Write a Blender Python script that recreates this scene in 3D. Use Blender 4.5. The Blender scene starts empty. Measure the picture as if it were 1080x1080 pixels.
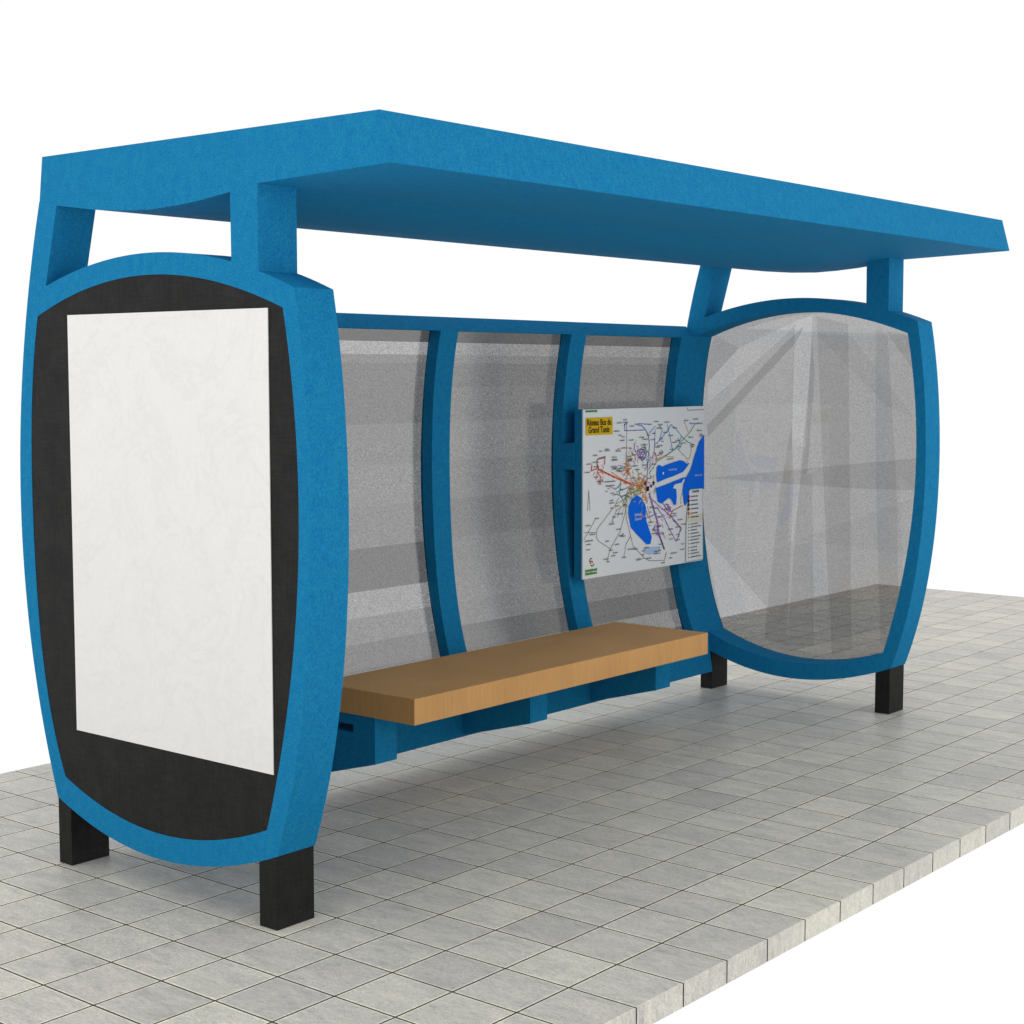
import bpy, bmesh, math, random
from mathutils import Vector, Matrix
random.seed(7)
C = bpy.context.scene.collection
SC = bpy.context.scene
S = 0.25                       # one paving tile is 25 cm; shapes below are in tiles

# ------------------------------------------------------------------ helpers
def mesh_obj(name, verts, faces, mat, parent=None, loc=(0, 0, 0), sharp=35, mats=None, fmat=None):
    me = bpy.data.meshes.new(name)
    me.from_pydata([(x * S - loc[0] * S, y * S - loc[1] * S, z * S - loc[2] * S) for x, y, z in verts], [], faces)
    bm = bmesh.new(); bm.from_mesh(me)
    bmesh.ops.recalc_face_normals(bm, faces=bm.faces)
    bm.to_mesh(me); bm.free()
    for m in (mats or [mat]): me.materials.append(m)
    if fmat: me.polygons.foreach_set('material_index', fmat)
    if sharp:
        me.polygons.foreach_set('use_smooth', [True] * len(me.polygons))
        me.set_sharp_from_angle(angle=math.radians(sharp))
    o = bpy.data.objects.new(name, me); C.objects.link(o)
    if parent is not None:
        o.parent = parent
        pw = world_of(parent)
        o.location = Vector(loc) * S - pw
    else:
        o.location = Vector(loc) * S
    return o

def world_of(o):
    v = Vector((0, 0, 0))
    while o is not None:
        v += o.location; o = o.parent
    return v

def thing(name, loc, label, cat):
    o = bpy.data.objects.new(name, None); C.objects.link(o)
    o.location = Vector(loc) * S; o['label'] = label; o['category'] = cat
    o.empty_display_size = .2
    return o

def box(x0, x1, y0, y1, z0, z1):
    v = [(x, y, z) for x in (x0, x1) for y in (y0, y1) for z in (z0, z1)]
    return v, [(0, 1, 3, 2), (4, 6, 7, 5), (0, 4, 5, 1), (2, 3, 7, 6), (0, 2, 6, 4), (1, 5, 7, 3)]

def extrude_x(outer, x0, x1, holes=()):
    """(y, z) outline (with optional holes) extruded along x -> verts, faces"""
    bm = bmesh.new()
    edges = []
    for loop in (outer,) + tuple(holes):
        vs = [bm.verts.new((x0, y, z)) for y, z in loop]
        for a, b in zip(vs, vs[1:] + vs[:1]): edges.append(bm.edges.new((a, b)))
    bmesh.ops.triangle_fill(bm, use_beauty=True, use_dissolve=False, edges=edges, normal=(1, 0, 0))
    caps = list(bm.faces)
    r = bmesh.ops.extrude_face_region(bm, geom=caps)
    nv = [g for g in r['geom'] if isinstance(g, bmesh.types.BMVert)]
    for v in nv: v.co.x = x1
    # the extrude drops the first cap when it can; put it back if it is gone
    bm.verts.index_update()
    if not any(abs(f.calc_center_median().x - x0) < 1e-6 for f in bm.faces):
        ee = [e for e in bm.edges if all(abs(v.co.x - x0) < 1e-6 for v in e.verts)]
        bmesh.ops.triangle_fill(bm, use_beauty=True, use_dissolve=False, edges=ee, normal=(-1, 0, 0))
    bm.verts.index_update()
    v = [tuple(x.co) for x in bm.verts]; f = [tuple(q.index for q in p.verts) for p in bm.faces]
    bm.free()
    return v, f

def spline(pts, n=6):
    """Catmull-Rom through (y, z) points"""
    P = [Vector(p).to_2d() for p in pts]
    P = [2 * P[0] - P[1]] + P + [2 * P[-1] - P[-2]]
    out = []
    for i in range(1, len(P) - 2):
        a, b, c, d = P[i - 1:i + 3]
        for k in range(n):
            t = k / n
            q = .5 * ((2 * b) + (c - a) * t + (2 * a - 5 * b + 4 * c - d) * t * t + (3 * b - a - 3 * c + d) * t ** 3)
            out.append((q.x, q.y))
    out.append(tuple(P[-2]))
    return out

def at_z(curve, z):
    """y on a (y, z) curve at height z (linear, extended at the ends)"""
    c = sorted(curve, key=lambda p: p[1])
    for (y0, z0), (y1, z1) in zip(c, c[1:]):
        if z <= z1 or (y1, z1) == c[-1]:
            if z < z0 and (y0, z0) != c[0]: continue
            return y0 + (y1 - y0) * (z - z0) / (z1 - z0)

# ------------------------------------------------------------------ materials
def new_mat(name):
    m = bpy.data.materials.new(name); m.use_nodes = True
    nt = m.node_tree; nt.nodes.clear()
    return m, nt, nt.nodes, nt.links

def N(nodes, kind, **kw):
    n = nodes.new(kind)
    for k, v in kw.items():
        if k == 'inp':
            for a, b in v.items(): n.inputs[a].default_value = b
        else: setattr(n, k, v)
    return n

def ramp(nodes, stops, interp='LINEAR'):
    r = nodes.new('ShaderNodeValToRGB'); r.color_ramp.interpolation = interp
    e = r.color_ramp.elements
    while len(e) < len(stops): e.new(.5)
    for el, (p, c) in zip(e, stops):
        el.position = p; el.color = (*c, 1) if len(c) == 3 else c
    return r

def out_surface(nodes, links, sh):
    o = nodes.new('ShaderNodeOutputMaterial'); links.new(sh, o.inputs['Surface']); return o

def mix_mul(nodes, links, a, b, fac=1.0):
    m = N(nodes, 'ShaderNodeMix', data_type='RGBA', blend_type='MULTIPLY')
    m.inputs[0].default_value = fac
    links.new(a, m.inputs[6]); links.new(b, m.inputs[7])
    return m.outputs[2]

def noisy(name, col, lo, hi, scale1, scale2, rough=.5, spec=.3, bump=.0, stretch=(1, 1, 1), detail=5, fine=.06, hue=None):
    """paint-like surface: broad brush mottling times fine grain"""
    m, nt, n, l = new_mat(name)
    tc = N(n, 'ShaderNodeTexCoord')
    mp = N(n, 'ShaderNodeMapping'); mp.inputs['Scale'].default_value = stretch
    l.new(tc.outputs['Object'], mp.inputs['Vector'])
    a = N(n, 'ShaderNodeTexNoise', inp={'Scale': scale1, 'Detail': detail, 'Roughness': .65, 'Distortion': .6})
    b = N(n, 'ShaderNodeTexNoise', inp={'Scale': scale2, 'Detail': 3, 'Roughness': .7})
    l.new(mp.outputs[0], a.inputs['Vector']); l.new(mp.outputs[0], b.inputs['Vector'])
    r1 = ramp(n, [(.3, tuple(c * lo for c in col)), (.7, tuple(c * hi for c in (hue or col)))])
    r2 = ramp(n, [(.3, (1 - fine,) * 3), (.7, (1 + fine,) * 3)])
    l.new(a.outputs[0], r1.inputs[0]); l.new(b.outputs[0], r2.inputs[0])
    c = mix_mul(n, l, r1.outputs[0], r2.outputs[0])
    p = N(n, 'ShaderNodeBsdfPrincipled', inp={'Roughness': rough, 'Specular IOR Level': spec})
    l.new(c, p.inputs['Base Color'])
    if bump:
        bp = N(n, 'ShaderNodeBump', inp={'Strength': bump, 'Distance': .004})
        l.new(b.outputs[0], bp.inputs['Height']); l.new(bp.outputs[0], p.inputs['Normal'])
    out_surface(n, l, p.outputs[0])
    return m

BLUE = noisy('blue_paint', (.0085, .186, .425), .91, 1.08, 38, 200, rough=.75, spec=.03, bump=.10, stretch=(1, 1, .75), fine=.27, hue=(.0125, .196, .365), detail=4)
def weave():
    """charcoal board with a faint crosswise weave"""
    m, nt, n, l = new_mat('black_board')
    tc = N(n, 'ShaderNodeTexCoord'); outs = []
    for st, sc in (((14, 14, 150), 1.0), ((90, 120, 10), 1.0), ((9, 9, 9), 1.0)):
        mp = N(n, 'ShaderNodeMapping'); mp.inputs['Scale'].default_value = st
        l.new(tc.outputs['Object'], mp.inputs['Vector'])
        a = N(n, 'ShaderNodeTexNoise', inp={'Scale': sc, 'Detail': 4, 'Roughness': .65}); l.new(mp.outputs[0], a.inputs['Vector'])
        r = ramp(n, [(.3, (.74, .74, .74)), (.7, (1.28, 1.28, 1.28))]); l.new(a.outputs[0], r.inputs[0]); outs.append(r.outputs[0])
    c = mix_mul(n, l, outs[0], outs[1]); c = mix_mul(n, l, c, outs[2])
    base = N(n, 'ShaderNodeRGB'); base.outputs[0].default_value = (.0142, .0140, .0137, 1)
    c = mix_mul(n, l, base.outputs[0], c)
    p = N(n, 'ShaderNodeBsdfPrincipled', inp={'Roughness': .62, 'Specular IOR Level': .15}); l.new(c, p.inputs['Base Color'])
    out_surface(n, l, p.outputs[0]); return m
BLACK = weave()

def paper():
    """white poster stock with faint veins"""
    m, nt, n, l = new_mat('poster_paper')
    tc = N(n, 'ShaderNodeTexCoord')
    a = N(n, 'ShaderNodeTexNoise', inp={'Scale': 3.2, 'Detail': 10, 'Roughness': .62, 'Distortion': .8}); l.new(tc.outputs['Object'], a.inputs['Vector'])
    g = N(n, 'ShaderNodeTexNoise', inp={'Scale': 45, 'Detail': 4, 'Roughness': .7}); l.new(tc.outputs['Object'], g.inputs['Vector'])
    r = ramp(n, [(.38, (.80, .79, .77)), (.47, (.80, .79, .77)), (.50, (.77, .757, .738)), (.53, (.79, .782, .765)), (.7, (.81, .80, .785))]); l.new(a.outputs[0], r.inputs[0])
    r2 = ramp(n, [(.3, (.97, .97, .97)), (.7, (1.02, 1.02, 1.02))]); l.new(g.outputs[0], r2.inputs[0])
    p = N(n, 'ShaderNodeBsdfPrincipled', inp={'Roughness': .6, 'Specular IOR Level': .2}); l.new(mix_mul(n, l, r.outputs[0], r2.outputs[0]), p.inputs['Base Color'])
    out_surface(n, l, p.outputs[0]); return m
POSTER = paper()
WHITE = noisy('map_paper', (.80, .82, .83), .99, 1.01, 5, 60, rough=.45, spec=.3, fine=.01)

def wood():
    m, nt, n, l = new_mat('beech_wood')
    tc = N(n, 'ShaderNodeTexCoord')
    mp = N(n, 'ShaderNodeMapping'); mp.inputs['Scale'].default_value = (30, 30, 1.1)
    l.new(tc.outputs['Object'], mp.inputs['Vector'])
    a = N(n, 'ShaderNodeTexNoise', inp={'Scale': 3.2, 'Detail': 6, 'Roughness': .6, 'Distortion': .3})
    l.new(mp.outputs[0], a.inputs['Vector'])
    w = N(n, 'ShaderNodeTexNoise', inp={'Scale': 3, 'Detail': 2})
    l.new(tc.outputs['Object'], w.inputs['Vector'])
    r = ramp(n, [(.28, (.545, .292, .106)), (.5, (.605, .328, .124)), (.72, (.66, .365, .146))])
    r2 = ramp(n, [(.3, (.93, .93, .93)), (.7, (1.05, 1.05, 1.05))])
    l.new(a.outputs[0], r.inputs[0]); l.new(w.outputs[0], r2.inputs[0])
    c = mix_mul(n, l, r.outputs[0], r2.outputs[0])
    p = N(n, 'ShaderNodeBsdfPrincipled', inp={'Roughness': .55, 'Specular IOR Level': .1})
    l.new(c, p.inputs['Base Color'])
    b = N(n, 'ShaderNodeBump', inp={'Strength': .1, 'Distance': .002})
    l.new(a.outputs[0], b.inputs['Height']); l.new(b.outputs[0], p.inputs['Normal'])
    out_surface(n, l, p.outputs[0]); return m
WOOD = wood()

def plain(name, col, rough=.5):
    m, nt, n, l = new_mat(name)
    a = N(n, 'ShaderNodeTexNoise', inp={'Scale': 60, 'Detail': 3})
    r = ramp(n, [(.3, tuple(c * .96 for c in col)), (.7, tuple(min(1, c * 1.04) for c in col))])
    l.new(a.outputs[0], r.inputs[0])
    p = N(n, 'ShaderNodeBsdfPrincipled', inp={'Roughness': rough, 'Specular IOR Level': .06})
    l.new(r.outputs[0], p.inputs['Base Color'])
    out_surface(n, l, p.outputs[0]); return m

def tile_mat():
    m, nt, n, l = new_mat('concrete_tiles')
    tc = N(n, 'ShaderNodeTexCoord')
    at = N(n, 'ShaderNodeAttribute', attribute_name='tile_seed')
    ad = N(n, 'ShaderNodeVectorMath', operation='ADD')
    l.new(tc.outputs['Object'], ad.inputs[0]); l.new(at.outputs['Vector'], ad.inputs[1])
    mp = N(n, 'ShaderNodeMapping'); mp.inputs['Scale'].default_value = (1.5, .5, .5)
    l.new(ad.outputs[0], mp.inputs['Vector'])
    big = N(n, 'ShaderNodeTexNoise', inp={'Scale': 10, 'Detail': 7, 'Roughness': .7, 'Distortion': .7})
    med = N(n, 'ShaderNodeTexNoise', inp={'Scale': 85, 'Detail': 8, 'Roughness': .8})
    fin = N(n, 'ShaderNodeTexNoise', inp={'Scale': 330, 'Detail': 3, 'Roughness': .7})
    for t in (big, med): l.new(mp.outputs[0], t.inputs['Vector'])
    l.new(ad.outputs[0], fin.inputs['Vector'])
    r1 = ramp(n, [(.27, (.415, .407, .388)), (.43, (.522, .508, .474)), (.56, (.582, .561, .517)), (.73, (.668, .630, .562))])
    r2 = ramp(n, [(.30, (.70, .705, .71)), (.5, (1, 1, 1)), (.70, (1.2, 1.19, 1.175))])
    r3 = ramp(n, [(.32, (.68, .68, .68)), (.5, (1, 1, 1)), (.70, (1.22, 1.22, 1.22))])
    l.new(big.outputs[0], r1.inputs[0]); l.new(med.outputs[0], r2.inputs[0]); l.new(fin.outputs[0], r3.inputs[0])
    c = mix_mul(n, l, r1.outputs[0], r2.outputs[0]); c = mix_mul(n, l, c, r3.outputs[0])
    tn = N(n, 'ShaderNodeAttribute', attribute_name='tile_tone')
    c = mix_mul(n, l, c, tn.outputs['Color'])
    p = N(n, 'ShaderNodeBsdfPrincipled', inp={'Roughness': .32, 'Specular IOR Level': .05})
    l.new(c, p.inputs['Base Color'])
    rr = N(n, 'ShaderNodeMapRange', inp={'To Min': .26, 'To Max': .46}); l.new(med.outputs[0], rr.inputs[0]); l.new(rr.outputs[0], p.inputs['Roughness'])
    b = N(n, 'ShaderNodeBump', inp={'Strength': .10, 'Distance': .003})
    l.new(med.outputs[0], b.inputs['Height']); l.new(b.outputs[0], p.inputs['Normal'])
    out_surface(n, l, p.outputs[0]); return m
TILE = tile_mat()
GROUT = plain('dark_grout', (.064, .062, .060), .9)

def glass_mat(name, trans, refl, rough, streak=0.0, speck=.5):
    """grey speckled glass with reflections painted into its tint: part see-through, part soft mirror"""
    m, nt, n, l = new_mat(name)
    tc = N(n, 'ShaderNodeTexCoord')
    sn = N(n, 'ShaderNodeVectorMath', operation='SNAP'); sn.inputs[1].default_value = (.0042, .0042, .0042)
    l.new(tc.outputs['Object'], sn.inputs[0])
    wn = N(n, 'ShaderNodeTexWhiteNoise', noise_dimensions='3D'); l.new(sn.outputs[0], wn.inputs['Vector'])
    sp = N(n, 'ShaderNodeMapRange', inp={'To Min': 1 - speck, 'To Max': 1 + speck}); l.new(wn.outputs['Value'], sp.inputs[0])
    at = N(n, 'ShaderNodeAttribute', attribute_name='refl_tint')
    mu = N(n, 'ShaderNodeMath', operation='MULTIPLY'); l.new(sp.outputs[0], mu.inputs[0]); l.new(at.outputs['Fac'], mu.inputs[1])
    m2 = N(n, 'ShaderNodeMath', operation='MULTIPLY', use_clamp=True); l.new(mu.outputs[0], m2.inputs[0]); m2.inputs[1].default_value = trans
    tr = N(n, 'ShaderNodeBsdfTransparent'); l.new(m2.outputs[0], tr.inputs['Color'])
    gl = N(n, 'ShaderNodeBsdfGlossy', inp={'Color': (1, 1, 1, 1), 'Roughness': rough})
    mx = N(n, 'ShaderNodeMixShader'); mx.inputs[0].default_value = refl
    l.new(tr.outputs[0], mx.inputs[1]); l.new(gl.outputs[0], mx.inputs[2])
    out_surface(n, l, mx.outputs[0]); return m
# each pane is a thin solid: light crosses two faces, so the tint per face is the square root
GLASS = glass_mat('grey_speckled_glass', .43, .13, .15, speck=.22)
CLEAR = glass_mat('clear_tinted_glass', .61, .06, .05, speck=.08)

def refl_tint(o, fn):
    """reflection bands and streaks painted as tint, face by face"""
    a = o.data.attributes.new('refl_tint', 'FLOAT', 'FACE')
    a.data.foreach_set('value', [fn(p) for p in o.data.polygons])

MAP = {"plate":[[0.0173,0.0493],[0.2218,0.0488],[0.2238,0.1528],[0.0178,0.1521]],"water":[[[1.0028,0.1826],[0.9553,0.2316],[0.9305,0.2869],[0.915,0.32],[0.8966,0.3697],[0.8781,0.408],[0.8471,0.4454],[0.8195,0.494],[0.8122,0.5383],[0.824,0.6065],[0.8368,0.6356],[0.8554,0.609],[0.8828,0.5322],[1.0077,0.5366]],[[0.5863,0.374],[0.601,0.3562],[0.6341,0.3691],[0.6794,0.3574],[0.7404,0.3464],[0.7865,0.3378],[0.8255,0.3466],[0.8414,0.3632],[0.8728,0.3605],[0.834,0.3997],[0.8108,0.4151],[0.7413,0.433],[0.6501,0.4515],[0.5901,0.4672],[0.5837,0.423]],[[0.5756,0.5012],[0.658,0.4851],[0.7417,0.4664],[0.819,0.4492],[0.8534,0.4514],[0.8473,0.4645],[0.8191,0.4581],[0.8038,0.4817],[0.7419,0.4886],[0.7268,0.512],[0.7546,0.5185],[0.7613,0.568],[0.7557,0.6178],[0.7357,0.6195],[0.7123,0.5809],[0.6893,0.5713],[0.6666,0.5829],[0.629,0.6019],[0.5988,0.5885],[0.5864,0.5382]],[[0.4218,0.5334],[0.4553,0.55],[0.4878,0.5905],[0.4997,0.6187],[0.4957,0.6619],[0.5034,0.7007],[0.526,0.752],[0.5487,0.8035],[0.5372,0.8462],[0.5047,0.8449],[0.4677,0.8116],[0.4238,0.7746],[0.373,0.7264],[0.3655,0.688],[0.3508,0.6384],[0.3577,0.5961],[0.3788,0.5548]],[[0.4872,0.8627],[0.5941,0.8687],[0.5945,0.9129],[0.5274,0.9109],[0.4904,0.8958]]],"routes":{"slate":[[[0.4038,0.0955],[0.469,0.1137],[0.4984,0.1417],[0.5163,0.1748],[0.5257,0.2347],[0.5173,0.2885],[0.512,0.3533],[0.5082,0.4182],[0.5015,0.4829]],[[0.3188,0.1352],[0.4838,0.1358]],[[0.4254,0.0962],[0.5421,0.1032]],[[0.3396,0.0882],[0.3185,0.0981],[0.323,0.1353]],[[0.5721,0.1389],[0.5662,0.3019]]],"grey":[[[0.3368,0.0881],[0.3386,0.3381],[0.363,0.3608]],[[0.3147,0.5552],[0.2586,0.572],[0.1078,0.7116],[0.1012,0.7581],[0.1149,0.7805],[0.2115,0.8414],[0.2878,0.745],[0.3294,0.6312],[0.3362,0.5782]],[[0.2115,0.8414],[0.1842,0.9147]],[[0.3734,0.7803],[0.338,0.8251],[0.3201,0.9037]],[[0.3362,0.5782],[0.3368,0.664],[0.3733,0.7749],[0.3954,0.842],[0.4907,0.9287],[0.5352,0.9502],[0.6629,0.9617],[0.6776,0.9111]],[[0.2244,0.6751],[0.2588,0.6145]],[[0.0072,0.7641],[0.0939,0.6527]],[[0.007,0.7226],[0.1011,0.7319]],[[0.1953,0.4615],[0.251,0.4865],[0.2858,0.4572],[0.2927,0.4364]],[[0.0331,0.5952],[0.0419,0.4766],[0.0532,0.5969]],[[0.848,0.0059],[0.8513,0.0239],[0.9958,0.0227]],[[0.4907,0.9287],[0.4251,0.9374]]],"purple":[[[0.3976,0.2129],[0.4052,0.2614],[0.4562,0.3178],[0.485,0.2761],[0.4196,0.2621]],[[0.4413,0.2632],[0.4635,0.3236],[0.4998,0.2985],[0.4775,0.2541]],[[0.5239,0.528],[0.5467,0.5953],[0.5925,0.7089],[0.6007,0.7757],[0.6546,0.8919]],[[0.5269,0.5283],[0.5542,0.5959],[0.6,0.7096],[0.6082,0.7764],[0.6622,0.8927]],[[0.5241,0.5498],[0.6217,0.6234],[0.7134,0.6866],[0.7993,0.7671],[0.7845,0.8274]],[[0.5916,0.6209],[0.6526,0.6923],[0.6989,0.7631],[0.7615,0.8531],[0.8072,0.7735],[0.729,0.7102]],[[0.563,0.7501],[0.6237,0.8222],[0.6546,0.8919]],[[0.6364,0.5915],[0.6825,0.6506],[0.7052,0.6303],[0.6668,0.605]],[[0.5028,0.6353],[0.518,0.6802],[0.592,0.6594]]],"blue":[[[0.5656,0.2366],[0.6174,0.2006],[0.6772,0.1481],[0.7071,0.1107],[0.7534,0.1398],[0.8003,0.186]],[[0.6015,0.1073],[0.6318,0.141],[0.61,0.2058]],[[0.6767,0.1097],[0.7242,0.2714]],[[0.5206,0.1587],[0.5719,0.1172]],[[0.7694,0.1958],[0.801,0.2472],[0.778,0.2684]],[[0.8775,0.1106],[0.9489,0.1095]],[[0.5493,0.8694],[0.6242,0.8775]],[[0.5495,0.8859],[0.6244,0.8908]]],"green":[[[0.5228,0.4083],[0.5889,0.3359],[0.6787,0.2967],[0.7701,0.2569],[0.8003,0.186],[0.8475,0.2214],[0.9109,0.2466]],[[0.5888,0.3249],[0.6561,0.3066],[0.7395,0.2666],[0.8782,0.161],[0.9218,0.112]],[[0.2581,0.503],[0.3426,0.4825],[0.3999,0.4973]],[[0.3004,0.5327],[0.357,0.5156],[0.4288,0.5102]],[[0.2928,0.447],[0.2792,0.5205],[0.3147,0.5552]]],"tan":[[[0.8225,0.0921],[0.8625,0.166]],[[0.7703,0.268],[0.8567,0.3338]],[[0.5887,0.3195],[0.6561,0.3066],[0.74,0.3165]],[[0.8951,0.2515],[0.8801,0.3182],[0.8183,0.3932]],[[0.8046,0.5489],[0.7976,0.6156]],[[0.6383,0.7794],[0.6691,0.8268]],[[0.6629,0.9617],[0.6731,0.9162]]],"red":[[[0.1057,0.3249],[0.1127,0.3566],[0.1811,0.3869],[0.2856,0.4306],[0.3709,0.463],[0.4431,0.4842]],[[0.1085,0.3282],[0.1167,0.3537],[0.1852,0.384],[0.2884,0.4276],[0.3737,0.4589]],[[0.0588,0.3637],[0.1059,0.351]],[[0.0653,0.3278],[0.0588,0.3637]],[[0.1668,0.2813],[0.1056,0.2989],[0.1058,0.3301]],[[0.1668,0.2813],[0.1602,0.3332]],[[0.2913,0.24],[0.3407,0.2391]],[[0.3136,0.4058],[0.363,0.3662],[0.342,0.4076]],[[0.5734,0.2805],[0.5888,0.3304]],[[0.8133,0.6281],[0.7284,0.6545],[0.7058,0.6859]],[[0.4431,0.4842],[0.4867,0.4656]]],"orange":[[[0.2156,0.3785],[0.2997,0.4262],[0.3852,0.464],[0.4865,0.4493]],[[0.3203,0.353],[0.3704,0.3987]],[[0.3415,0.3383],[0.3491,0.4081]],[[0.3134,0.3739],[0.3773,0.367]],[[0.4865,0.4493],[0.4426,0.4248],[0.4139,0.4552]],[[0.4431,0.4788],[0.4726,0.5242],[0.5023,0.5808]],[[0.4945,0.5258],[0.5097,0.5814]]],"olive":[[[0.4287,0.4994],[0.3288,0.5402],[0.3078,0.5759],[0.3178,0.5896]],[[0.3362,0.5782],[0.2518,0.6139]],[[0.3925,0.4753],[0.3428,0.5199],[0.329,0.5777]],[[0.5009,0.4177],[0.4646,0.4479],[0.4361,0.5107]]]},"marks":[[0.3225,0.0686,0.0292],[0.3226,0.0844,0.038],[0.2763,0.0862,0.038],[0.3753,0.1085,0.035],[0.2557,0.135,0.0438],[0.579,0.087,0.0321],[0.669,0.093,0.0438],[0.6165,0.1077,0.038],[0.6018,0.1291,0.0409],[0.5575,0.1601,0.0292],[0.7379,0.1316,0.035],[0.8381,0.0882,0.035],[0.9215,0.0817,0.0496],[0.8743,0.1049,0.0117],[0.9569,0.1109,0.0496],[0.9607,0.1561,0.0496],[0.8818,0.197,0.0409],[0.8164,0.2312,0.035],[0.9738,0.1815,0.0292],[0.974,0.1928,0.0292],[0.895,0.2458,0.0438],[0.8952,0.2571,0.0292],[0.4872,0.1931,0.0438],[0.5504,0.1978,0.035],[0.4773,0.2272,0.0526],[0.4774,0.2433,0.035],[0.4557,0.2553,0.0584],[0.6073,0.2384,0.0409],[0.6356,0.2123,0.0234],[0.6256,0.2699,0.0146],[0.6212,0.2829,0.0321],[0.3982,0.2847,0.035],[0.3697,0.3078,0.038],[0.3627,0.3202,0.0438],[0.4059,0.3526,0.0438],[0.4827,0.3517,0.0438],[0.1802,0.24,0.0292],[0.1803,0.2484,0.0409],[0.2675,0.2442,0.0146],[0.2676,0.2548,0.0409],[0.0893,0.2721,0.035],[0.1395,0.2903,0.0496],[0.0412,0.3213,0.038],[0.0854,0.3134,0.035],[0.099,0.3401,0.0438],[0.2358,0.2901,0.035],[0.2359,0.308,0.038],[0.2362,0.3481,0.0496],[0.2404,0.361,0.0438],[0.288,0.3617,0.0438],[0.2853,0.3775,0.0496],[0.0281,0.3691,0.038],[0.0926,0.4001,0.0263],[0.1307,0.4203,0.0146],[0.128,0.4306,0.038],[0.2021,0.4345,0.0876],[0.205,0.46,0.0701],[0.1954,0.4773,0.0117],[0.1748,0.4916,0.0146],[0.2233,0.5057,0.0292],[0.247,0.5159,0.0409],[0.2166,0.5495,0.0321],[0.2195,0.5646,0.0409],[0.7019,0.3255,0.0584],[0.28,0.6355,0.0496],[0.2244,0.6804,0.0146],[0.2175,0.6914,0.0438],[0.0335,0.6836,0.035],[0.0673,0.739,0.0438],[0.0406,0.7749,0.0584],[0.038,0.7954,0.035],[0.0382,0.8267,0.0321],[0.3091,0.7599,0.0117],[0.3092,0.7738,0.038],[0.2602,0.819,0.035],[0.2326,0.8842,0.0321],[0.1745,0.8977,0.038],[0.1939,0.9159,0.0175],[0.3201,0.9037,0.035],[0.4395,0.9282,0.0438],[0.374,0.8591,0.0526],[0.4756,0.8811,0.0234],[0.4758,0.9051,0.0204],[0.5232,0.9324,0.0438],[0.5049,0.8646,0.038],[0.5469,0.6172,0.035],[0.5324,0.6465,0.0146],[0.5404,0.7096,0.0409],[0.5768,0.6251,0.035],[0.6223,0.684,0.038],[0.6596,0.6398,0.0292],[0.744,0.6726,0.038],[0.7442,0.6871,0.0292],[0.7909,0.7159,0.0496],[0.8225,0.748,0.0438],[0.7067,0.7694,0.0409],[0.707,0.8029,0.0263],[0.7119,0.8312,0.0321],[0.7769,0.8435,0.0263],[0.8162,0.8735,0.0292],[0.7391,0.9235,0.0584],[0.8088,0.9087,0.038],[0.7132,0.9519,0.0263],[0.6479,0.9744,0.0321],[0.5634,0.783,0.035],[0.5661,0.7591,0.0292],[0.624,0.8554,0.035],[0.5943,0.8964,0.0584],[0.5945,0.9096,0.0526],[0.3626,0.3127,0.0292],[0.298,0.1927,0.035],[0.3717,0.1936,0.038],[0.5231,0.4355,0.038],[0.5603,0.4652,0.0234],[0.385,0.4265,0.035],[0.4205,0.375,0.038],[0.3001,0.4901,0.0292],[0.3429,0.536,0.0321],[0.596,0.298,0.0234],[0.5593,0.3506,0.035]],"legend":[[0.8702,0.5369],[0.8828,0.5299],[0.9898,0.5308],[1.0009,0.9928],[0.8443,0.9941],[0.8459,0.7321],[0.8558,0.6428]],"cream":[[0.8501,0.6919],[0.992,0.6941],[0.9927,0.7456],[0.8476,0.7413]],"keys":[[0.8644,0.5759],[0.8647,0.6018],[0.8651,0.6278],[0.8654,0.6549],[0.8657,0.6831],[0.866,0.708]],"list":[[0.8698,0.7535],[0.87,0.7728],[0.8703,0.7931],[0.8705,0.8147],[0.8708,0.8362],[0.871,0.8566],[0.8713,0.8793],[0.8716,0.9042],[0.8719,0.9247],[0.8721,0.944],[0.8724,0.9667]],"pts":{"t1":[0.118,0.0791],"t2":[0.1155,0.1227],"lac":[0.7225,0.393],"seb":[0.43,0.6529],"sij":[0.4302,0.6788],"leg":[0.9274,0.5445],"logo":[0.0627,0.9058],"green1":[0.0616,0.9528],"green2":[0.0617,0.9717],"top":[0.0611,0.0032],"dotw":[0.6391,0.4122],"dotr":[0.4867,0.4656],"dotp":[0.5383,0.4855],"blk":[0.509,0.4997],"golfe":[0.9533,0.4431],"sea":[0.905,0.4073]}}
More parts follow.
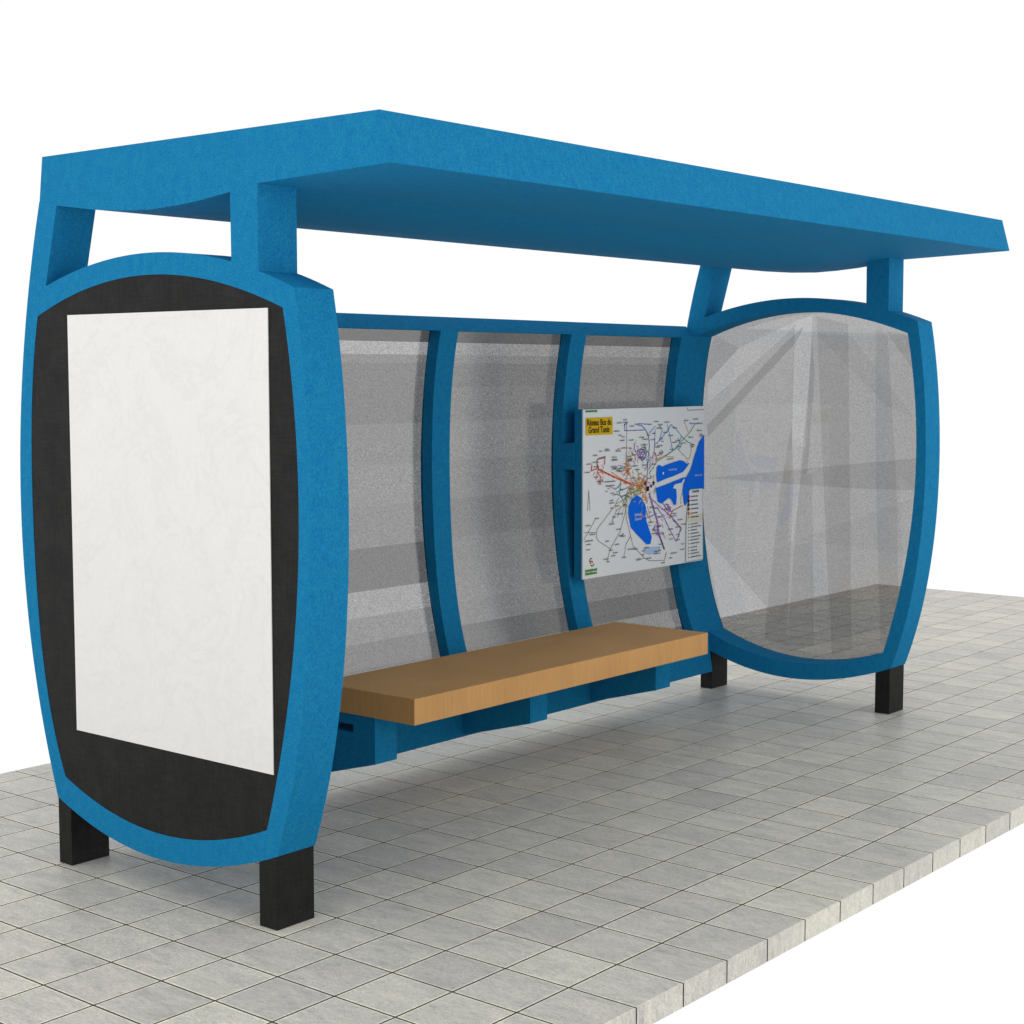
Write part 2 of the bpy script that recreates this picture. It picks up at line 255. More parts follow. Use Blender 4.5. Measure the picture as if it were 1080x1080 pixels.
REFL_STREAKS = [[1.13,[[8.07,8.61],[7.63,8.72],[7.69,7.06],[7.76,5.74],[8.11,5.73]]],[1.08,[[8.11,5.73],[7.76,5.74],[8.05,3.52],[8.16,3.51]]],[0.9,[[7.59,8.72],[6.73,8.51],[6.5,1.22],[7.02,1.0],[7.19,3.58]]],[0.88,[[7.62,8.14],[7.55,7.45],[7.7,5.11],[7.88,5.11]]],[0.9,[[8.41,4.61],[8.12,6.27],[8.05,4.94],[8.17,1.12],[8.77,1.22]]],[0.92,[[7.88,5.11],[7.57,5.12],[7.46,1.19],[8.17,1.12]]],[0.86,[[7.76,8.64],[8.02,8.14],[10.38,5.9],[10.43,6.39],[8.46,7.99]]],[1.1,[[8.02,8.61],[8.29,8.3],[10.39,6.72],[10.4,7.2],[9.56,8.0]]],[0.92,[[9.56,8.0],[10.4,7.2],[10.59,7.2],[10.22,8.33]]],[0.92,[[6.06,8.42],[5.77,8.27],[5.5,5.2],[5.34,1.42],[5.79,1.37],[5.99,5.18]]],[0.9,[[10.37,4.93],[4.94,5.59],[4.97,4.88],[6.57,4.85]]],[1.1,[[10.45,3.53],[8.69,1.95],[9.95,1.59]]],[0.9,[[5.81,8.34],[5.11,7.44],[5.12,7.96],[5.32,8.26]]],[0.96,[[7.94,3.61],[4.93,4.77],[4.9,3.43]]],[0.95,[[7.49,8.29],[6.64,8.24],[5.12,6.48],[5.78,6.7]]],[1.05,[[5.42,5.2],[5.01,4.77],[4.95,2.22],[5.29,2.95]]]]

# ------------------------------------------------------------------ outlines measured in tiles (y towards the back, z up)
TOP_IN = [(10.32,8.273),(10.158,8.336),(9.996,8.394),(9.834,8.448),(9.672,8.499),(9.51,8.545),(9.349,8.587),(9.187,8.625),(9.025,8.659),(8.863,8.689),(8.701,8.715),(8.539,8.738),(8.377,8.756),(8.215,8.771),(8.053,8.781),(7.891,8.788),(7.729,8.791),(7.568,8.79),(7.406,8.785),(7.244,8.776),(7.082,8.764),(6.92,8.748),(6.758,8.728),(6.596,8.705),(6.434,8.678),(6.272,8.647),(6.11,8.612),(5.948,8.574),(5.787,8.533),(5.625,8.487),(5.463,8.438),(5.301,8.386),(5.139,8.33),(4.977,8.271)]
ARC_OUT = [(10.1,8.709),(9.947,8.756),(9.795,8.8),(9.642,8.84),(9.489,8.878),(9.337,8.912),(9.184,8.944),(9.031,8.973),(8.879,8.998),(8.726,9.021),(8.573,9.04),(8.421,9.057),(8.268,9.07),(8.115,9.081),(7.963,9.088),(7.81,9.092),(7.657,9.093),(7.505,9.091),(7.352,9.086),(7.2,9.078),(7.047,9.067),(6.894,9.053),(6.742,9.035),(6.589,9.015),(6.436,8.991),(6.284,8.964),(6.131,8.934),(5.978,8.9),(5.826,8.864),(5.673,8.824),(5.52,8.781),(5.368,8.735),(5.215,8.686),(5.062,8.634),(4.91,8.578),(4.757,8.519)]
BOT_IN = [(5.405,1.347),(5.541,1.293),(5.677,1.242),(5.814,1.194),(5.95,1.15),(6.086,1.109),(6.222,1.072),(6.358,1.037),(6.494,1.006),(6.631,0.979),(6.767,0.954),(6.903,0.934),(7.039,0.916),(7.175,0.902),(7.312,0.892),(7.448,0.884),(7.584,0.881),(7.72,0.88),(7.856,0.884),(7.992,0.89),(8.129,0.9),(8.265,0.914),(8.401,0.931),(8.537,0.952),(8.673,0.977),(8.81,1.004),(8.946,1.036),(9.082,1.071),(9.218,1.11),(9.354,1.152),(9.49,1.198),(9.627,1.248),(9.763,1.301),(9.899,1.358)]
BOT_OUT = [(5.21,1.02),(5.358,0.962),(5.506,0.908),(5.655,0.857),(5.803,0.81),(5.951,0.766),(6.099,0.725),(6.247,0.687),(6.396,0.653),(6.544,0.623),(6.692,0.596),(6.84,0.572),(6.989,0.553),(7.137,0.536),(7.285,0.524),(7.433,0.515),(7.581,0.509),(7.73,0.508),(7.878,0.51),(8.026,0.516),(8.174,0.526),(8.322,0.54),(8.471,0.558),(8.619,0.579),(8.767,0.605),(8.915,0.634),(9.064,0.668),(9.212,0.706),(9.36,0.748),(9.508,0.794),(9.656,0.844),(9.805,0.898),(9.953,0.957),(10.101,1.02)]
FRONT_IN = [(4.977,8.271),(4.937,8.061),(4.901,7.851),(4.868,7.642),(4.839,7.432),(4.813,7.222),(4.79,7.012),(4.77,6.802),(4.754,6.592),(4.742,6.383),(4.732,6.173),(4.726,5.963),(4.723,5.753),(4.724,5.543),(4.727,5.334),(4.734,5.124),(4.744,4.914),(4.758,4.704),(4.775,4.494),(4.794,4.284),(4.818,4.075),(4.844,3.865),(4.873,3.655),(4.906,3.445),(4.942,3.235),(4.981,3.026),(5.023,2.816),(5.068,2.606),(5.117,2.396),(5.168,2.186),(5.223,1.976),(5.28,1.767),(5.341,1.557),(5.405,1.347)]
FRONT_OUT = [(4.757,8.52),(4.717,8.293),(4.682,8.065),(4.65,7.838),(4.621,7.611),(4.596,7.384),(4.574,7.156),(4.555,6.929),(4.54,6.702),(4.527,6.475),(4.517,6.247),(4.51,6.02),(4.505,5.793),(4.504,5.565),(4.505,5.338),(4.509,5.111),(4.516,4.884),(4.526,4.656),(4.539,4.429),(4.555,4.202),(4.574,3.975),(4.597,3.747),(4.623,3.52),(4.653,3.293),(4.687,3.065),(4.725,2.838),(4.767,2.611),(4.814,2.384),(4.866,2.156),(4.923,1.929),(4.986,1.702),(5.054,1.475),(5.129,1.247),(5.21,1.02)]
BACK_IN = [(9.899,1.358),(9.99,1.568),(10.071,1.777),(10.142,1.987),(10.205,2.196),(10.261,2.406),(10.309,2.615),(10.352,2.825),(10.389,3.034),(10.421,3.244),(10.449,3.453),(10.473,3.663),(10.494,3.873),(10.511,4.082),(10.526,4.292),(10.539,4.501),(10.549,4.711),(10.558,4.92),(10.564,5.13),(10.568,5.339),(10.571,5.549),(10.571,5.758),(10.57,5.968),(10.566,6.178),(10.559,6.387),(10.55,6.597),(10.537,6.806),(10.521,7.016),(10.501,7.225),(10.476,7.435),(10.447,7.644),(10.411,7.854),(10.369,8.063),(10.32,8.273)]
BACK_OUT = [(10.101,1.02),(10.173,1.228),(10.241,1.436),(10.305,1.643),(10.366,1.851),(10.423,2.059),(10.477,2.267),(10.527,2.475),(10.573,2.682),(10.616,2.89),(10.656,3.098),(10.692,3.306),(10.725,3.513),(10.754,3.721),(10.78,3.929),(10.803,4.137),(10.823,4.345),(10.839,4.552),(10.853,4.76),(10.863,4.968),(10.869,5.176),(10.873,5.384),(10.874,5.591),(10.871,5.799),(10.866,6.007),(10.858,6.215),(10.846,6.423),(10.832,6.63),(10.814,6.838),(10.794,7.046),(10.771,7.254),(10.744,7.462),(10.715,7.669),(10.683,7.877),(10.648,8.085),(10.611,8.293),(10.57,8.5),(10.527,8.708),(10.48,8.916),(10.431,9.124),(10.38,9.332),(10.325,9.539),(10.267,9.747),(10.207,9.955)]
ARC_OUT = [p for p in ARC_OUT if p[0] < 10.0]
BELLY = spline([(9.785, 9.87), (8.877, 9.755), (8.195, 9.70), (7.574, 9.68), (7.047, 9.70), (6.54, 9.738), (5.965, 9.805), (5.436, 9.879)], 1)

XN0, XN1, XF0, XF1 = -.88, -.19, 17.03, 17.72
# ------------------------------------------------------------------ pavement
def pavement():
    x0, x1, y1, zb = -9, 37, 15.61, -.305
    V, F, FM, seed, tone = [], [], [], [], []
    gv, gf = box(x0, x1 - .006, .006, y1 - .006, zb + .004, -.012)
    V += gv; F += gf; FM += [1] * 6; seed += [(0, 0, 0)] * 6; tone += [1.0] * 6
    g, b = .0135, .024
    for i in range(x0, x1):
        j = 0
        while j < y1:
            a0, a1 = i + (g if i > x0 else 0), i + 1 - (g if i < x1 - 1 else 0)
            c0, c1 = j + (g if j else 0), min(j + 1, y1) - (g if j + 1 < y1 else 0)
            k = len(V); dz = 0.0
            bb = b * random.uniform(.8, 1.2)
            for (p0, p1, q0, q1, z) in ((a0, a1, c0, c1, zb), (a0, a1, c0, c1, dz - .0012), (a0 + bb, a1 - bb, c0 + bb, c1 - bb, dz)):
                V += [(p0, q0, z), (p1, q0, z), (p1, q1, z), (p0, q1, z)]
            fs = [(k + 8, k + 9, k + 10, k + 11), (k + 3, k + 2, k + 1, k)]
            for r in (0, 4):
                for e in range(4):
                    f = (e + 1) % 4
                    fs.append((k + r + e, k + r + f, k + r + 4 + f, k + r + 4 + e))
            F += fs
            # the sides that face a joint are dark with dirt, the cut outer edge is bare concrete
            edge_ = (j == 0, i == x1 - 1, j + 1 >= y1, i == x0)
            FM += [0, 1] + [0 if q else 1 for q in edge_] + [0] * 4
            sd = (random.uniform(-40, 40), random.uniform(-40, 40), random.uniform(-40, 40)); t = random.gauss(1.0, .05)
            seed += [sd] * len(fs); tone += [t, t] + [t * 1.04] * 4 + [t * 1.34] * 4  # paler rim: edge highlight painted into the tile tone
            j += 1
    o = mesh_obj('pavement', V, F, None, sharp=0, mats=[TILE, GROUT], fmat=FM)
    a = o.data.attributes.new('tile_seed', 'FLOAT_VECTOR', 'FACE'); a.data.foreach_set('vector', [c for s_ in seed for c in s_])
    a = o.data.attributes.new('tile_tone', 'FLOAT_COLOR', 'FACE'); a.data.foreach_set('color', [c for t in tone for c in (t, t, t * (1 + .25 * (1 - t)) * .985, 1)])
    o['kind'] = 'structure'; o['label'] = 'raised pavement of square grey concrete tiles with a bare cut edge'
    o['category'] = 'pavement'
    return o
pavement()

# ------------------------------------------------------------------ bus shelter
shelter = thing('bus_shelter', (8.42, 7.6, 0), 'blue bus shelter with barrel-shaped end frames and a thick overhanging roof', 'bus shelter')

# roof: one thick slab with a bellied underside and a leaning front fascia
roof_line = [(10.11, 10.598), (10.20, 9.955)] + BELLY + [(3.06, 9.955), (3.235, 10.598)]
v, f = extrude_x(roof_line, XN0, XF1)
roof = mesh_obj('roof', v, f, BLUE, shelter, loc=(8.42, 7.6, 9.9), sharp=0)

def frame_mesh(name, x0, x1):
    post_cut = [p for p in ARC_OUT if p[0] > 5.96]
    front_cut = [p for p in ARC_OUT if p[0] < 5.43]
    outer = list(BACK_OUT) + [(9.785, 9.87), (10.10, 8.71)] + post_cut + [(5.958, 8.912), (5.965, 9.805), (5.436, 9.879), (5.433, 8.752)] + front_cut[:-1] + list(FRONT_OUT) + BOT_OUT[1:-1]
    hole = list(BACK_IN) + TOP_IN[1:] + FRONT_IN[1:] + BOT_IN[1:-1]
    v, f = extrude_x(outer, x0, x1, (hole,))
    return mesh_obj(name, v, f, BLUE, shelter, loc=(x0, 7.6, 0), sharp=30)
near_frame = frame_mesh('end_frame', XN0, XN1)
far_frame = near_frame.copy(); C.objects.link(far_frame)
far_frame.parent = shelter; far_frame.location = near_frame.location + Vector(((XF0 - XN0) * S, 0, 0))

# four black legs, cut to the curve they carry
def leg(frame, x0, y0, y1):
    def top(y): return at_z([(z, y_) for y_, z in BOT_OUT], y) if y < 10.1 else 1.02
    ys = [y0 + (y1 - y0) * k / 4 for k in range(5)]
    pr = [(y0, 0), (y1, 0)] + [(y, top(y) + .0) for y in reversed(ys)]
    v, f = extrude_x(pr, x0 + .004, x0 + .686)
    return mesh_obj('leg', v, f, BLACK, frame, loc=(x0, (y0 + y1) / 2, 0), sharp=30)
for fr, x0 in ((near_frame, XN0), (far_frame, XF0)):
    for y0, y1 in ((5.235, 5.575), (9.785, 10.095)):
        o = leg(fr, x0, y0, y1); o['label'] = 'square black leg under the blue frame'

inner = list(BACK_IN) + TOP_IN[1:] + FRONT_IN[1:] + BOT_IN[1:-1]
v, f = extrude_x(inner, XN0 + .006, XN0 + .20)
bp_ = mesh_obj('display_panel', v, f, BLACK, near_frame, loc=(XN0, 7.6, 4.8), sharp=30)
bp_['label'] = 'solid black panel filling the end frame'

# far pane, cut into slivers whose tint paints in reflection streaks
v, f = extrude_x(inner, 17.69, 17.702)
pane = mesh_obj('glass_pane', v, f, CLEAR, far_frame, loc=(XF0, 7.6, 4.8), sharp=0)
pane['label'] = 'grey glass pane with painted reflection streaks'
def in_poly(poly, y, z):
    s_ = [(b_[0] - a_[0]) * (z - a_[1]) - (b_[1] - a_[1]) * (y - a_[0]) for a_, b_ in zip(poly, poly[1:] + poly[:1])]
    return all(q >= 0 for q in s_) or all(q <= 0 for q in s_)
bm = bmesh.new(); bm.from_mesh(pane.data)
for t_, poly in REFL_STREAKS:                               # flat cuts that bound the painted streaks
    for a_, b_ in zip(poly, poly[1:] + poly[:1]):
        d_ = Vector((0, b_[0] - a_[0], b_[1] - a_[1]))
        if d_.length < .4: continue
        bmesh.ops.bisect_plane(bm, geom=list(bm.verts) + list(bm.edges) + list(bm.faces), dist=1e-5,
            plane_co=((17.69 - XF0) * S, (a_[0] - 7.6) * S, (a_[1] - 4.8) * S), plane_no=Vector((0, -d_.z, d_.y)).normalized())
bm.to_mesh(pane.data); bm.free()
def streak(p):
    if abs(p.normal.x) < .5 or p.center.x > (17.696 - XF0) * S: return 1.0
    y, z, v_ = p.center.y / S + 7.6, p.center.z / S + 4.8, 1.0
    for t_, poly in REFL_STREAKS:
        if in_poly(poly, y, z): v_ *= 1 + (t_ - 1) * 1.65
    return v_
refl_tint(pane, streak)

# back wall: rails, five mullions, four curved panes
def wall_in(z): return at_z(BACK_IN, z) if z >= 1.358 else 9.899 + (z - 1.358) * .138
def wall_out(z): return at_z(BACK_OUT, z) if z >= 1.05 else 10.10 + (z - 1.02) * .138
v, f = extrude_x([(10.32, 8.272), (10.605, 8.515), (10.64, 8.30), (10.64, 8.24), (10.325, 8.24)], XN1, XF0)
mesh_obj('top_rail', v, f, BLUE, shelter, loc=(8.42, 10.4, 8.3), sharp=30)
zs = [.42, .7, 1.0, 1.355]
v, f = extrude_x([(wall_in(z), z) for z in zs] + [(wall_out(z), z) for z in reversed(zs)], XN1, XF0)
mesh_obj('bottom_rail', v, f, BLUE, shelter, loc=(8.42, 9.9, .9), sharp=30)

zm = [1.355 + (8.24 - 1.355) * k / 28 for k in range(29)]
def mullion(x0, x1):
    v, f = extrude_x([(wall_in(z), z) for z in zm] + [(wall_out(z) - .004, z) for z in reversed(zm)], x0, x1)
    return mesh_obj('mullion', v, f, BLUE, shelter, loc=((x0 + x1) / 2, 10.4, 4.8), sharp=30)
MX = [(XN1, .33), (3.98, 4.51), (8.125, 8.64), (12.26, 12.79), (16.45, XF0)]
for a, b in MX: mullion(a, b)

zb = [1.356, 1.92, 2.42, 2.88, 3.36, 4.15, 4.93, 5.70, 6.47, 7.15, 7.62, 7.78, 8.02, 8.238]
def curved_pane(x0, x1, tint):
    V, F = [], []
    for z in zb:
        y = min(wall_in(z) + .255, wall_out(z) - .022)
        V += [(x0, y, z), (x1, y, z), (x1, y + .01, z), (x0, y + .01, z)]
    n = len(zb)
    for i in range(n - 1):
        a = 4 * i
        for e in range(4):
            g = (e + 1) % 4
            F.append((a + e, a + g, a + 4 + g, a + 4 + e))
    F += [(0, 1, 2, 3), (4 * n - 4, 4 * n - 3, 4 * n - 2, 4 * n - 1)]
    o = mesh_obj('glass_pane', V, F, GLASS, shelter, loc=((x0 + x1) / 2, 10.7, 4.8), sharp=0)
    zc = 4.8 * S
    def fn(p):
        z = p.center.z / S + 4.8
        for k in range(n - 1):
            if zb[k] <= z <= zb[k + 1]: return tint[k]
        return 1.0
    refl_tint(o, fn); return o
T0 = [1.0, .90, 1.05, 1.24, .80, 1.04, 1.09, 1.04, .93, .94, 1.04, 1.36, .68]  # light and dark reflection bands painted into the pane tint
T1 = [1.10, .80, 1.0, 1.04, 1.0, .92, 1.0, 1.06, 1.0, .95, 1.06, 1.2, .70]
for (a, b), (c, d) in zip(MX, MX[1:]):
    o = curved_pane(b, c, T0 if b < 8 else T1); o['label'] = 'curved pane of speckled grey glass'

# ------------------------------------------------------------------ bench
bench = thing('bench', (8.37, 8.4, 0), 'plain wooden bench slab on blue brackets, in front of the curved back wall', 'bench')
v, f = box(3.955, 12.79, 7.2, 9.53, 1.69, 2.13)
seat = mesh_obj('seat', v, f, WOOD, bench, loc=(8.37, 8.4, 1.9), sharp=0)
md = seat.modifiers.new('round', 'BEVEL'); md.width = .0025; md.segments = 2
for a, b in MX[1:4]:
    side = spline([(8.125, .895), (8.575, .773), (9.234, .592), (9.70, .476), (9.768, .455)], 3)
    prof = side + [(wall_in(.7) - .002, .7), (wall_in(1.0) - .002, 1.0), (wall_in(1.36) - .002, 1.366), (8.63, 1.366), (8.63, 1.51), (9.53, 1.51), (9.53, 1.688), (8.125, 1.688)]
    v, f = extrude_x(prof, a, b)
    mesh_obj('bracket', v, f, BLUE, bench, loc=((a + b) / 2, 8.9, 1.0), sharp=30)['label'] = 'blue bracket fixed to the back wall'

# ------------------------------------------------------------------ poster
v, f = box(XN0 - .010, XN0 + .002, 5.255, 9.570, 2.122, 8.274)
po = mesh_obj('poster', v, f, POSTER, None, loc=(XN0, 7.41, 5.2), sharp=0)
po['label'] = 'tall blank white poster on the black end panel of the shelter'; po['category'] = 'poster'

# ------------------------------------------------------------------ map sign
XL, XR, ZT, ZB, YB = 12.306, 16.978, 6.657, 3.041, 10.05
sign = thing('map_sign', (14.64, 10.15, 3.04), 'white bus network map with blue lakes and a yellow title, on the back wall', 'sign')
v, f = box(XL, XR, YB + .03, YB + .23, ZB, ZT)
mesh_obj('casing', v, f, BLUE, sign, loc=(14.64, 10.2, 4.8), sharp=0)['label'] = 'blue casing behind the map'
v, f = box(XL, XR, YB, YB + .029, ZB, ZT)
sheet = mesh_obj('map_sheet', v, f, WHITE, sign, loc=(14.64, YB, 4.8), sharp=0)
for a, b in ((12.27, 12.78), (16.46, 16.97)):
    v, f = extrude_x([(YB + .231, 5.375), (10.597, 5.375), (10.597, 5.94), (YB + .231, 5.94)], a, b)
    mesh_obj('mounting_arm', v, f, BLUE, sign, loc=((a + b) / 2, 10.4, 5.6), sharp=0)

INK = {k: plain('ink_' + k, c) for k, c in dict(yellow=(.72, .46, .012), water=(.001, .15, .82), black=(.02, .02, .02), dim=(.11, .11, .115), slate=(.14, .21, .50), grey=(.27, .29, .24), purple=(.30, .13, .50), blue=(.13, .32, .70), green=(.14, .38, .24), tan=(.60, .46, .16), red=(.68, .10, .06), orange=(.78, .30, .05), olive=(.42, .36, .06), cream=(.74, .70, .58), darkred=(.36, .02, .03), violet=(.20, .01, .22), navy=(.02, .02, .20), leaf=(.09, .30, .05), pale=(.42, .56, .80), deepgreen=(.01, .09, .04), amber=(.5, .2, .03)).items()}

def UV(p, lift):
    return (XL + p[0] * (XR - XL), YB - lift, ZT - p[1] * (ZT - ZB))
def flat(name, polys, mat, lift, parent=sheet, mats=None, fmat=None):
    """flat printed shapes on the sheet: list of outlines in (u, v); lift in tiles"""
    bm = bmesh.new(); idx = []
    for k, poly in enumerate(polys):
        n0 = len(bm.faces)
        vs = [bm.verts.new(UV(p, lift + .0012 * (k % 3))) for p in poly]
        if len(vs) <= 4: bm.faces.new(vs)
        else:
            ed = [bm.edges.new((a, b)) for a, b in zip(vs, vs[1:] + vs[:1])]
            bmesh.ops.triangle_fill(bm, use_beauty=True, edges=ed, normal=(0, -1, 0))
        idx += [fmat[k] if fmat else 0] * (len(bm.faces) - n0)
    bm.verts.index_update()
    v = [tuple(q.co) for q in bm.verts]; f = [tuple(q.index for q in p.verts) for p in bm.faces]
    bm.free()
    return mesh_obj(name, v, f, mat, parent, loc=(14.64, YB, 4.8), sharp=0, mats=mats, fmat=idx)
AS = (XR - XL) / (ZT - ZB)
def stroke(line, w):
    q = []
    for (a, b) in zip(line, line[1:]):
        d = Vector(((b[0] - a[0]) * AS, b[1] - a[1])); L = d.length
        if L < 1e-6: continue
        d /= L; nx, ny = -d.y * w / 2, d.x * w / 2; e = w * .35
        ax, ay, bx, by = a[0] * AS - d.x * e, a[1] - d.y * e, b[0] * AS + d.x * e, b[1] + d.y * e
        q.append([((ax + nx) / AS, ay + ny), ((bx + nx) / AS, by + ny), ((bx - nx) / AS, by - ny), ((ax - nx) / AS, ay - ny)])
    return q
def dot(c, r, n=14):
    return [(c[0] + r * math.cos(2 * math.pi * k / n) / AS, c[1] + r * math.sin(2 * math.pi * k / n)) for k in range(n)]
def rect(c, w, h):
    return [(c[0] - w / 2, c[1] - h / 2), (c[0] + w / 2, c[1] - h / 2), (c[0] + w / 2, c[1] + h / 2), (c[0] - w / 2, c[1] + h / 2)]

flat('water_area', MAP['water'][:4], INK['water'], .0145)
flat('shallow_water', MAP['water'][4:], INK['pale'], .0145)
names = list(MAP['routes']); Q, QM = [], []
for k, nme in enumerate(names):
    for ln in MAP['routes'][nme]:
        s_ = stroke(ln, .0052 if nme in ('red', 'slate', 'purple') else .0042); Q += s_; QM += [k] * len(s_)
rg = random.Random(5)
cx, cy = MAP['pts']['dotr']
for _ in range(150):                                   # the tangle of lines in the town centre
    a = rg.uniform(0, 6.283); r = abs(rg.gauss(0, .085))
    p = (cx - .04 + r * math.cos(a), cy + .02 + r * 1.1 * math.sin(a)); b = rg.uniform(0, 6.283); L = rg.uniform(.008, .035)
    s_ = stroke([p, (p[0] + L * math.cos(b), p[1] + L * math.sin(b))], .004)
    Q += s_; QM += [names.index(rg.choice(['orange', 'orange', 'red', 'olive', 'tan', 'green', 'grey']))] * len(s_)
for k, nme in enumerate(names):                         # stops along the lines
    if nme == 'grey': continue
    for ln in MAP['routes'][nme]:
        for p_, q_ in zip(ln, ln[1:]):
            for t_ in (.15, .5, .85):
                c_ = (p_[0] + (q_[0] - p_[0]) * t_ + rg.uniform(-.004, .004), p_[1] + (q_[1] - p_[1]) * t_ + rg.uniform(-.004, .004))
                Q.append(dot(c_, rg.uniform(.003, .0048), 7)); QM.append(k if rg.random() < .7 else names.index(rg.choice(['orange', 'purple', 'red', 'green', 'blue'])))
for _ in range(46):                                    # thin branch lines leaving the centre
    a = rg.uniform(0, 6.283); r = rg.uniform(.08, .20)
    p = (cx - .02 + r * math.cos(a), cy + r * 1.1 * math.sin(a)); pts_ = [p]
    for _k in range(rg.choice([2, 3])):
        a += rg.uniform(-.9, .9); p = (p[0] + .032 * math.cos(a), p[1] + .036 * math.sin(a)); pts_.append(p)
    if any(not (.03 < q[0] < .80 and .08 < q[1] < .9) or (q[0] > .56 and .3 < q[1] < .6) for q in pts_): continue
    s_ = stroke(pts_, .0032); Q += s_; QM += [names.index(rg.choice(['purple', 'blue', 'green', 'tan', 'orange', 'olive', 'slate']))] * len(s_)
for (tx, ty, n_, cl) in ((.36, .34, 26, 'orange'), (.44, .27, 18, 'purple'), (.12, .38, 20, 'red'), (.60, .74, 24, 'purple'), (.68, .66, 16, 'purple'), (.35, .47, 14, 'red'), (.60, .30, 8, 'red'), (.34, .57, 16, 'green')):
    for _ in range(n_):
        p = (tx + rg.gauss(0, .022), ty + rg.gauss(0, .03)); b = rg.uniform(0, 6.283); L = rg.uniform(.008, .03)
        s_ = stroke([p, (p[0] + L * math.cos(b), p[1] + L * math.sin(b))], .0036)
        Q += s_; QM += [names.index(cl)] * len(s_)
for k, nme in enumerate(names): flat('route_line', [q for q, i in zip(Q, QM) if i == k], INK[nme], .008 + .0006 * k)
# station names: at this size only rows of tiny dark strokes
M_ = []
EXTRA = [(rg.uniform(.10, .80), rg.uniform(.10, .90), rg.uniform(.018, .04)) for _ in range(60)]
EXTRA = [e for e in EXTRA if not (e[0] > .56 and .27 < e[1] < .62) and not (.34 < e[0] < .60 and .48 < e[1] < .86) and not (e[0] < .26 and e[1] < .19)]
for u, v_, w in MAP['marks'] + EXTRA:
    x = u - w / 2
    while x < u + w / 2 - .002:
        ww = rg.choice([.0028, .0036, .0044]); h = rg.choice([.006, .0075, .010])
        M_.append([(x, v_ - h / 2), (x + ww, v_ - h / 2), (x + ww, v_ + .004), (x, v_ + .004)]); x += ww + .0026
for u, v_ in MAP['list']:
    M_.append(rect((u - .003, v_), .008, .007)); x = u + .014; xe = x + rg.uniform(.05, .098)
    while x < xe:
        ww = rg.choice([.0028, .0036, .0044]); h = rg.choice([.005, .0065, .008])
        M_.append([(x, v_ - h / 2 - (x - u) * .02), (x + ww, v_ - h / 2 - (x - u) * .02), (x + ww, v_ + .005 - (x - u) * .02), (x, v_ + .005 - (x - u) * .02)]); x += ww + .0028
for u, v_ in MAP['keys']:
    x = u + .018; xe = x + rg.uniform(.055, .08)
    while x < xe:
        ww = rg.choice([.0028, .0036, .0044]); h = rg.choice([.005, .0065, .008])
        M_.append([(x, v_ - h / 2), (x + ww, v_ - h / 2), (x + ww, v_ + .005), (x, v_ + .005)]); x += ww + .0018
flat('legend_panel', [MAP['legend']], WHITE, .018)
flat('legend_band', [MAP['cream']], INK['cream'], .0205)
lg = MAP['legend']
flat('place_marks', M_, INK['dim'], .023)
edge = [q for a, b in zip(lg, lg[1:] + lg[:1]) for q in stroke([a, b], .0026)]
flat('legend_border', edge, INK['grey'], .0215)
flat('legend_key', [dot(p, .0125 if k < 5 else .006) for k, p in enumerate(MAP['keys'])], None, .023, mats=[INK[k] for k in ('violet', 'navy', 'deepgreen', 'darkred', 'amber', 'grey')], fmat=[0, 1, 2, 3, 4, 5])
P_ = MAP['pts']
for shp, ink in ((dot(P_['dotr'], .012), INK['darkred']), (dot(P_['dotp'], .010), INK['violet']), (rect(P_['blk'], .022, .03), INK['black']), (dot(P_['dotw'], .008), WHITE),
                 (rect((P_['blk'][0] + .05, P_['blk'][1] - .03), .012, .025), INK['black'])):
    flat('station_mark', [shp], ink, .023)
plate = flat('title_plate', [MAP['plate']], INK['yellow'], .013)

def lettering(name, text, uv, h, mat, lift, parent, sx=1.0, bold=0.0):
    cu = bpy.data.curves.new(name, 'FONT'); cu.body = text; cu.align_x = 'CENTER'; cu.align_y = 'CENTER'
    cu.size = 1.0; cu.offset = bold; cu.resolution_u = 3
    t = bpy.data.objects.new(name, cu); C.objects.link(t)
    bpy.context.view_layer.update()
    me = bpy.data.meshes.new_from_object(t.evaluated_get(bpy.context.evaluated_depsgraph_get()))
    bpy.data.objects.remove(t); bpy.data.curves.remove(cu)
    c = UV(uv, lift); hh = h * (ZT - ZB)
    vs = [(c[0] + q.co.x * hh * sx, c[1], c[2] + q.co.y * hh) for q in me.vertices]
    fs = [tuple(p.vertices) for p in me.polygons]
    bpy.data.meshes.remove(me)
    return mesh_obj(name, vs, fs, mat, parent, loc=(14.64, YB, 4.8), sharp=0)
lettering('title_lettering', 'Réseau Bus du', P_['t1'], .052, INK['black'], .018, plate, .80, .022)
lettering('title_lettering', 'Grand Tunis', P_['t2'], .052, INK['black'], .018, plate, .80, .022)
lettering('water_lettering', 'Lac de Tunis', P_['lac'], .020, WHITE, .019, sheet, .9)
lettering('water_lettering', 'Golfe de Tunis', P_['golfe'], .018, WHITE, .019, sheet, .8)
lettering('water_lettering', 'Sebkhet', P_['seb'], .026, WHITE, .019, sheet, .9)
lettering('water_lettering', 'Sijoumi', P_['sij'], .026, WHITE, .019, sheet, .9)
lettering('legend_lettering', 'Légende', P_['leg'], .026, INK['black'], .023, sheet, .9, .02)
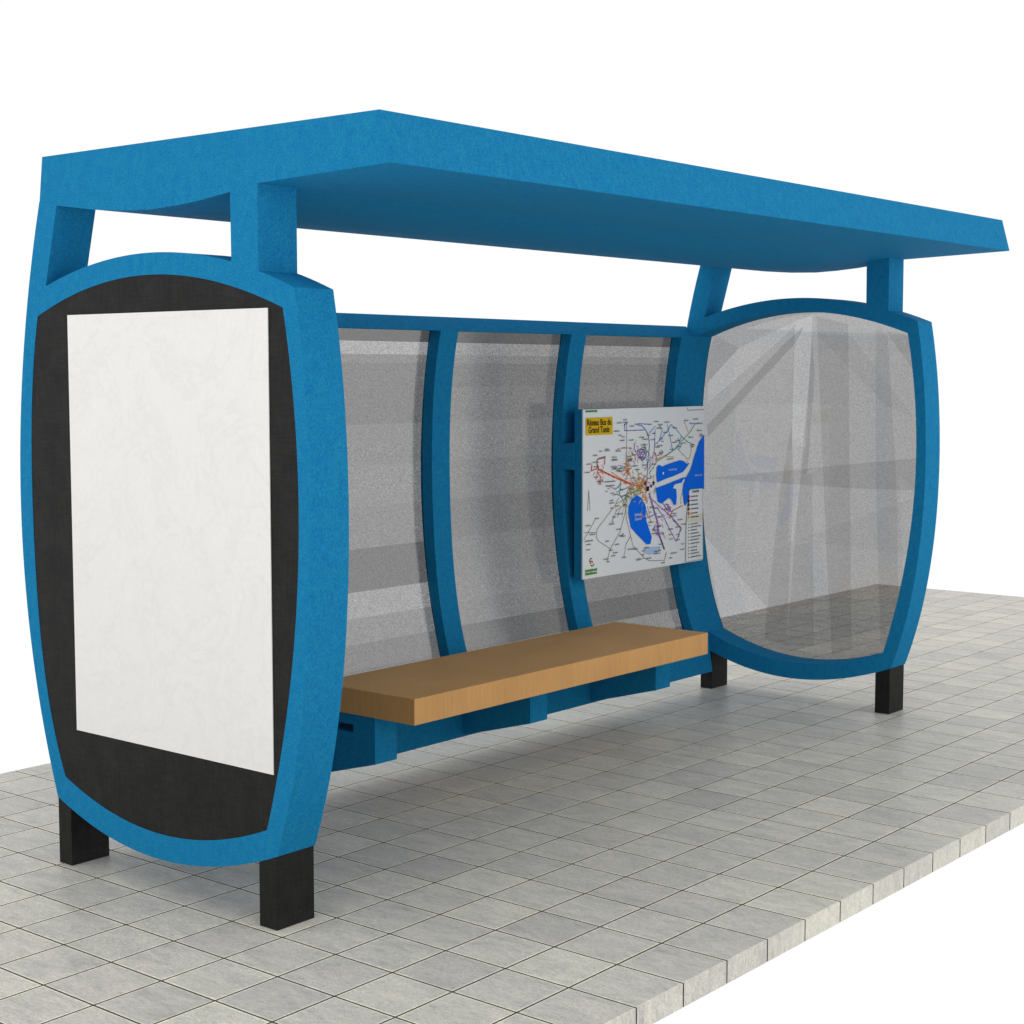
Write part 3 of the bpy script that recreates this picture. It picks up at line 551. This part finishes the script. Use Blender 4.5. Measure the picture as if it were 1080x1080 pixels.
# operator's mark: two curled strokes over two rows of green letters
lx, ly = P_['logo']
def arc(c, r, a0, a1, n=8): return [(c[0] + r * math.cos(math.radians(a0 + (a1 - a0) * k / n)) / AS, c[1] + r * math.sin(math.radians(a0 + (a1 - a0) * k / n))) for k in range(n + 1)]
LG, LM = [], []
for (c, r, a0, a1, w, k) in (((lx + .002, ly - .006), .019, 180, 285, .005, 0), ((lx + .002, ly + .004), .011, 170, 350, .008, 1), ((lx + .008, ly + .006), .016, 20, 150, .005, 0)):
    s_ = stroke(arc(c, r, a0, a1), w); LG += s_; LM += [k] * len(s_)
flat('operator_emblem', LG, None, .010, mats=[INK['black'], INK['amber']], fmat=LM)
GM = []
for u, v_, w, top in ((P_['green1'][0], P_['green1'][1], .088, .012), (P_['green2'][0], P_['green2'][1], .088, .012), (P_['top'][0], .011, .09, .010)):
    x = u - w / 2
    while x < u + w / 2:
        ww = rg.choice([.005, .007, .009]); h = top * rg.uniform(.8, 1.4)
        GM.append([(x, v_ - h / 2), (x + ww, v_ - h / 2 - .002), (x + ww, v_ + .006), (x, v_ + .007)]); x += ww + .002
flat('operator_lettering', [q for q in GM if q[0][1] > .1], INK['leaf'], .010)
flat('operator_lettering', [q for q in GM if q[0][1] < .1], INK['leaf'], .010)

# ------------------------------------------------------------------ camera
cam = bpy.data.cameras.new('camera'); co = bpy.data.objects.new('camera', cam); C.objects.link(co)
cam.sensor_width = 36; cam.lens = 1719.482 / 1080 * 36; cam.clip_start = .05; cam.clip_end = 200
R_ = Vector((.63464959, -.77279991, 0)).normalized(); F_ = Vector((.76994409, .63235355, -.08552826)).normalized()
U_ = R_.cross(F_).normalized()
m = Matrix((R_, U_, -F_)).transposed().to_4x4(); m.translation = Vector((-15.297531, -10.671544, 7.445638)) * S
co.matrix_world = m
SC.camera = co

# ------------------------------------------------------------------ light: a white studio surround and a soft lamp, plus an added front fill
w = bpy.data.worlds.new('World'); SC.world = w; w.use_nodes = True
bg = w.node_tree.nodes['Background']; bg.inputs[0].default_value = (1, 1, 1, 1); bg.inputs[1].default_value = 1.02
def area(name, loc, target, size, power, col=(1, 1, 1)):
    d = bpy.data.lights.new(name, 'AREA'); d.shape = 'SQUARE'; d.size = size; d.energy = power; d.color = col
    o = bpy.data.objects.new(name, d); C.objects.link(o); o.location = Vector(loc)
    o.rotation_euler = (Vector(target) - Vector(loc)).to_track_quat('-Z', 'Y').to_euler()
    return o
area('soft_lamp', (-9.5, .5, 3.6), (0, 1.9, 1.2), 4.5, 115)
area('low_front_fill', (3.0, -9.5, 1.0), (2.2, 2, 2.0), 6.0, 60)  # unseen fill lamp, added to lift the roof underside
SC.view_settings.view_transform = 'Standard'; SC.view_settings.look = 'None'
SC.view_settings.exposure = 0; SC.view_settings.gamma = 1
SC.cycles.max_bounces = 10; SC.cycles.transparent_max_bounces = 24; SC.cycles.use_denoising = True
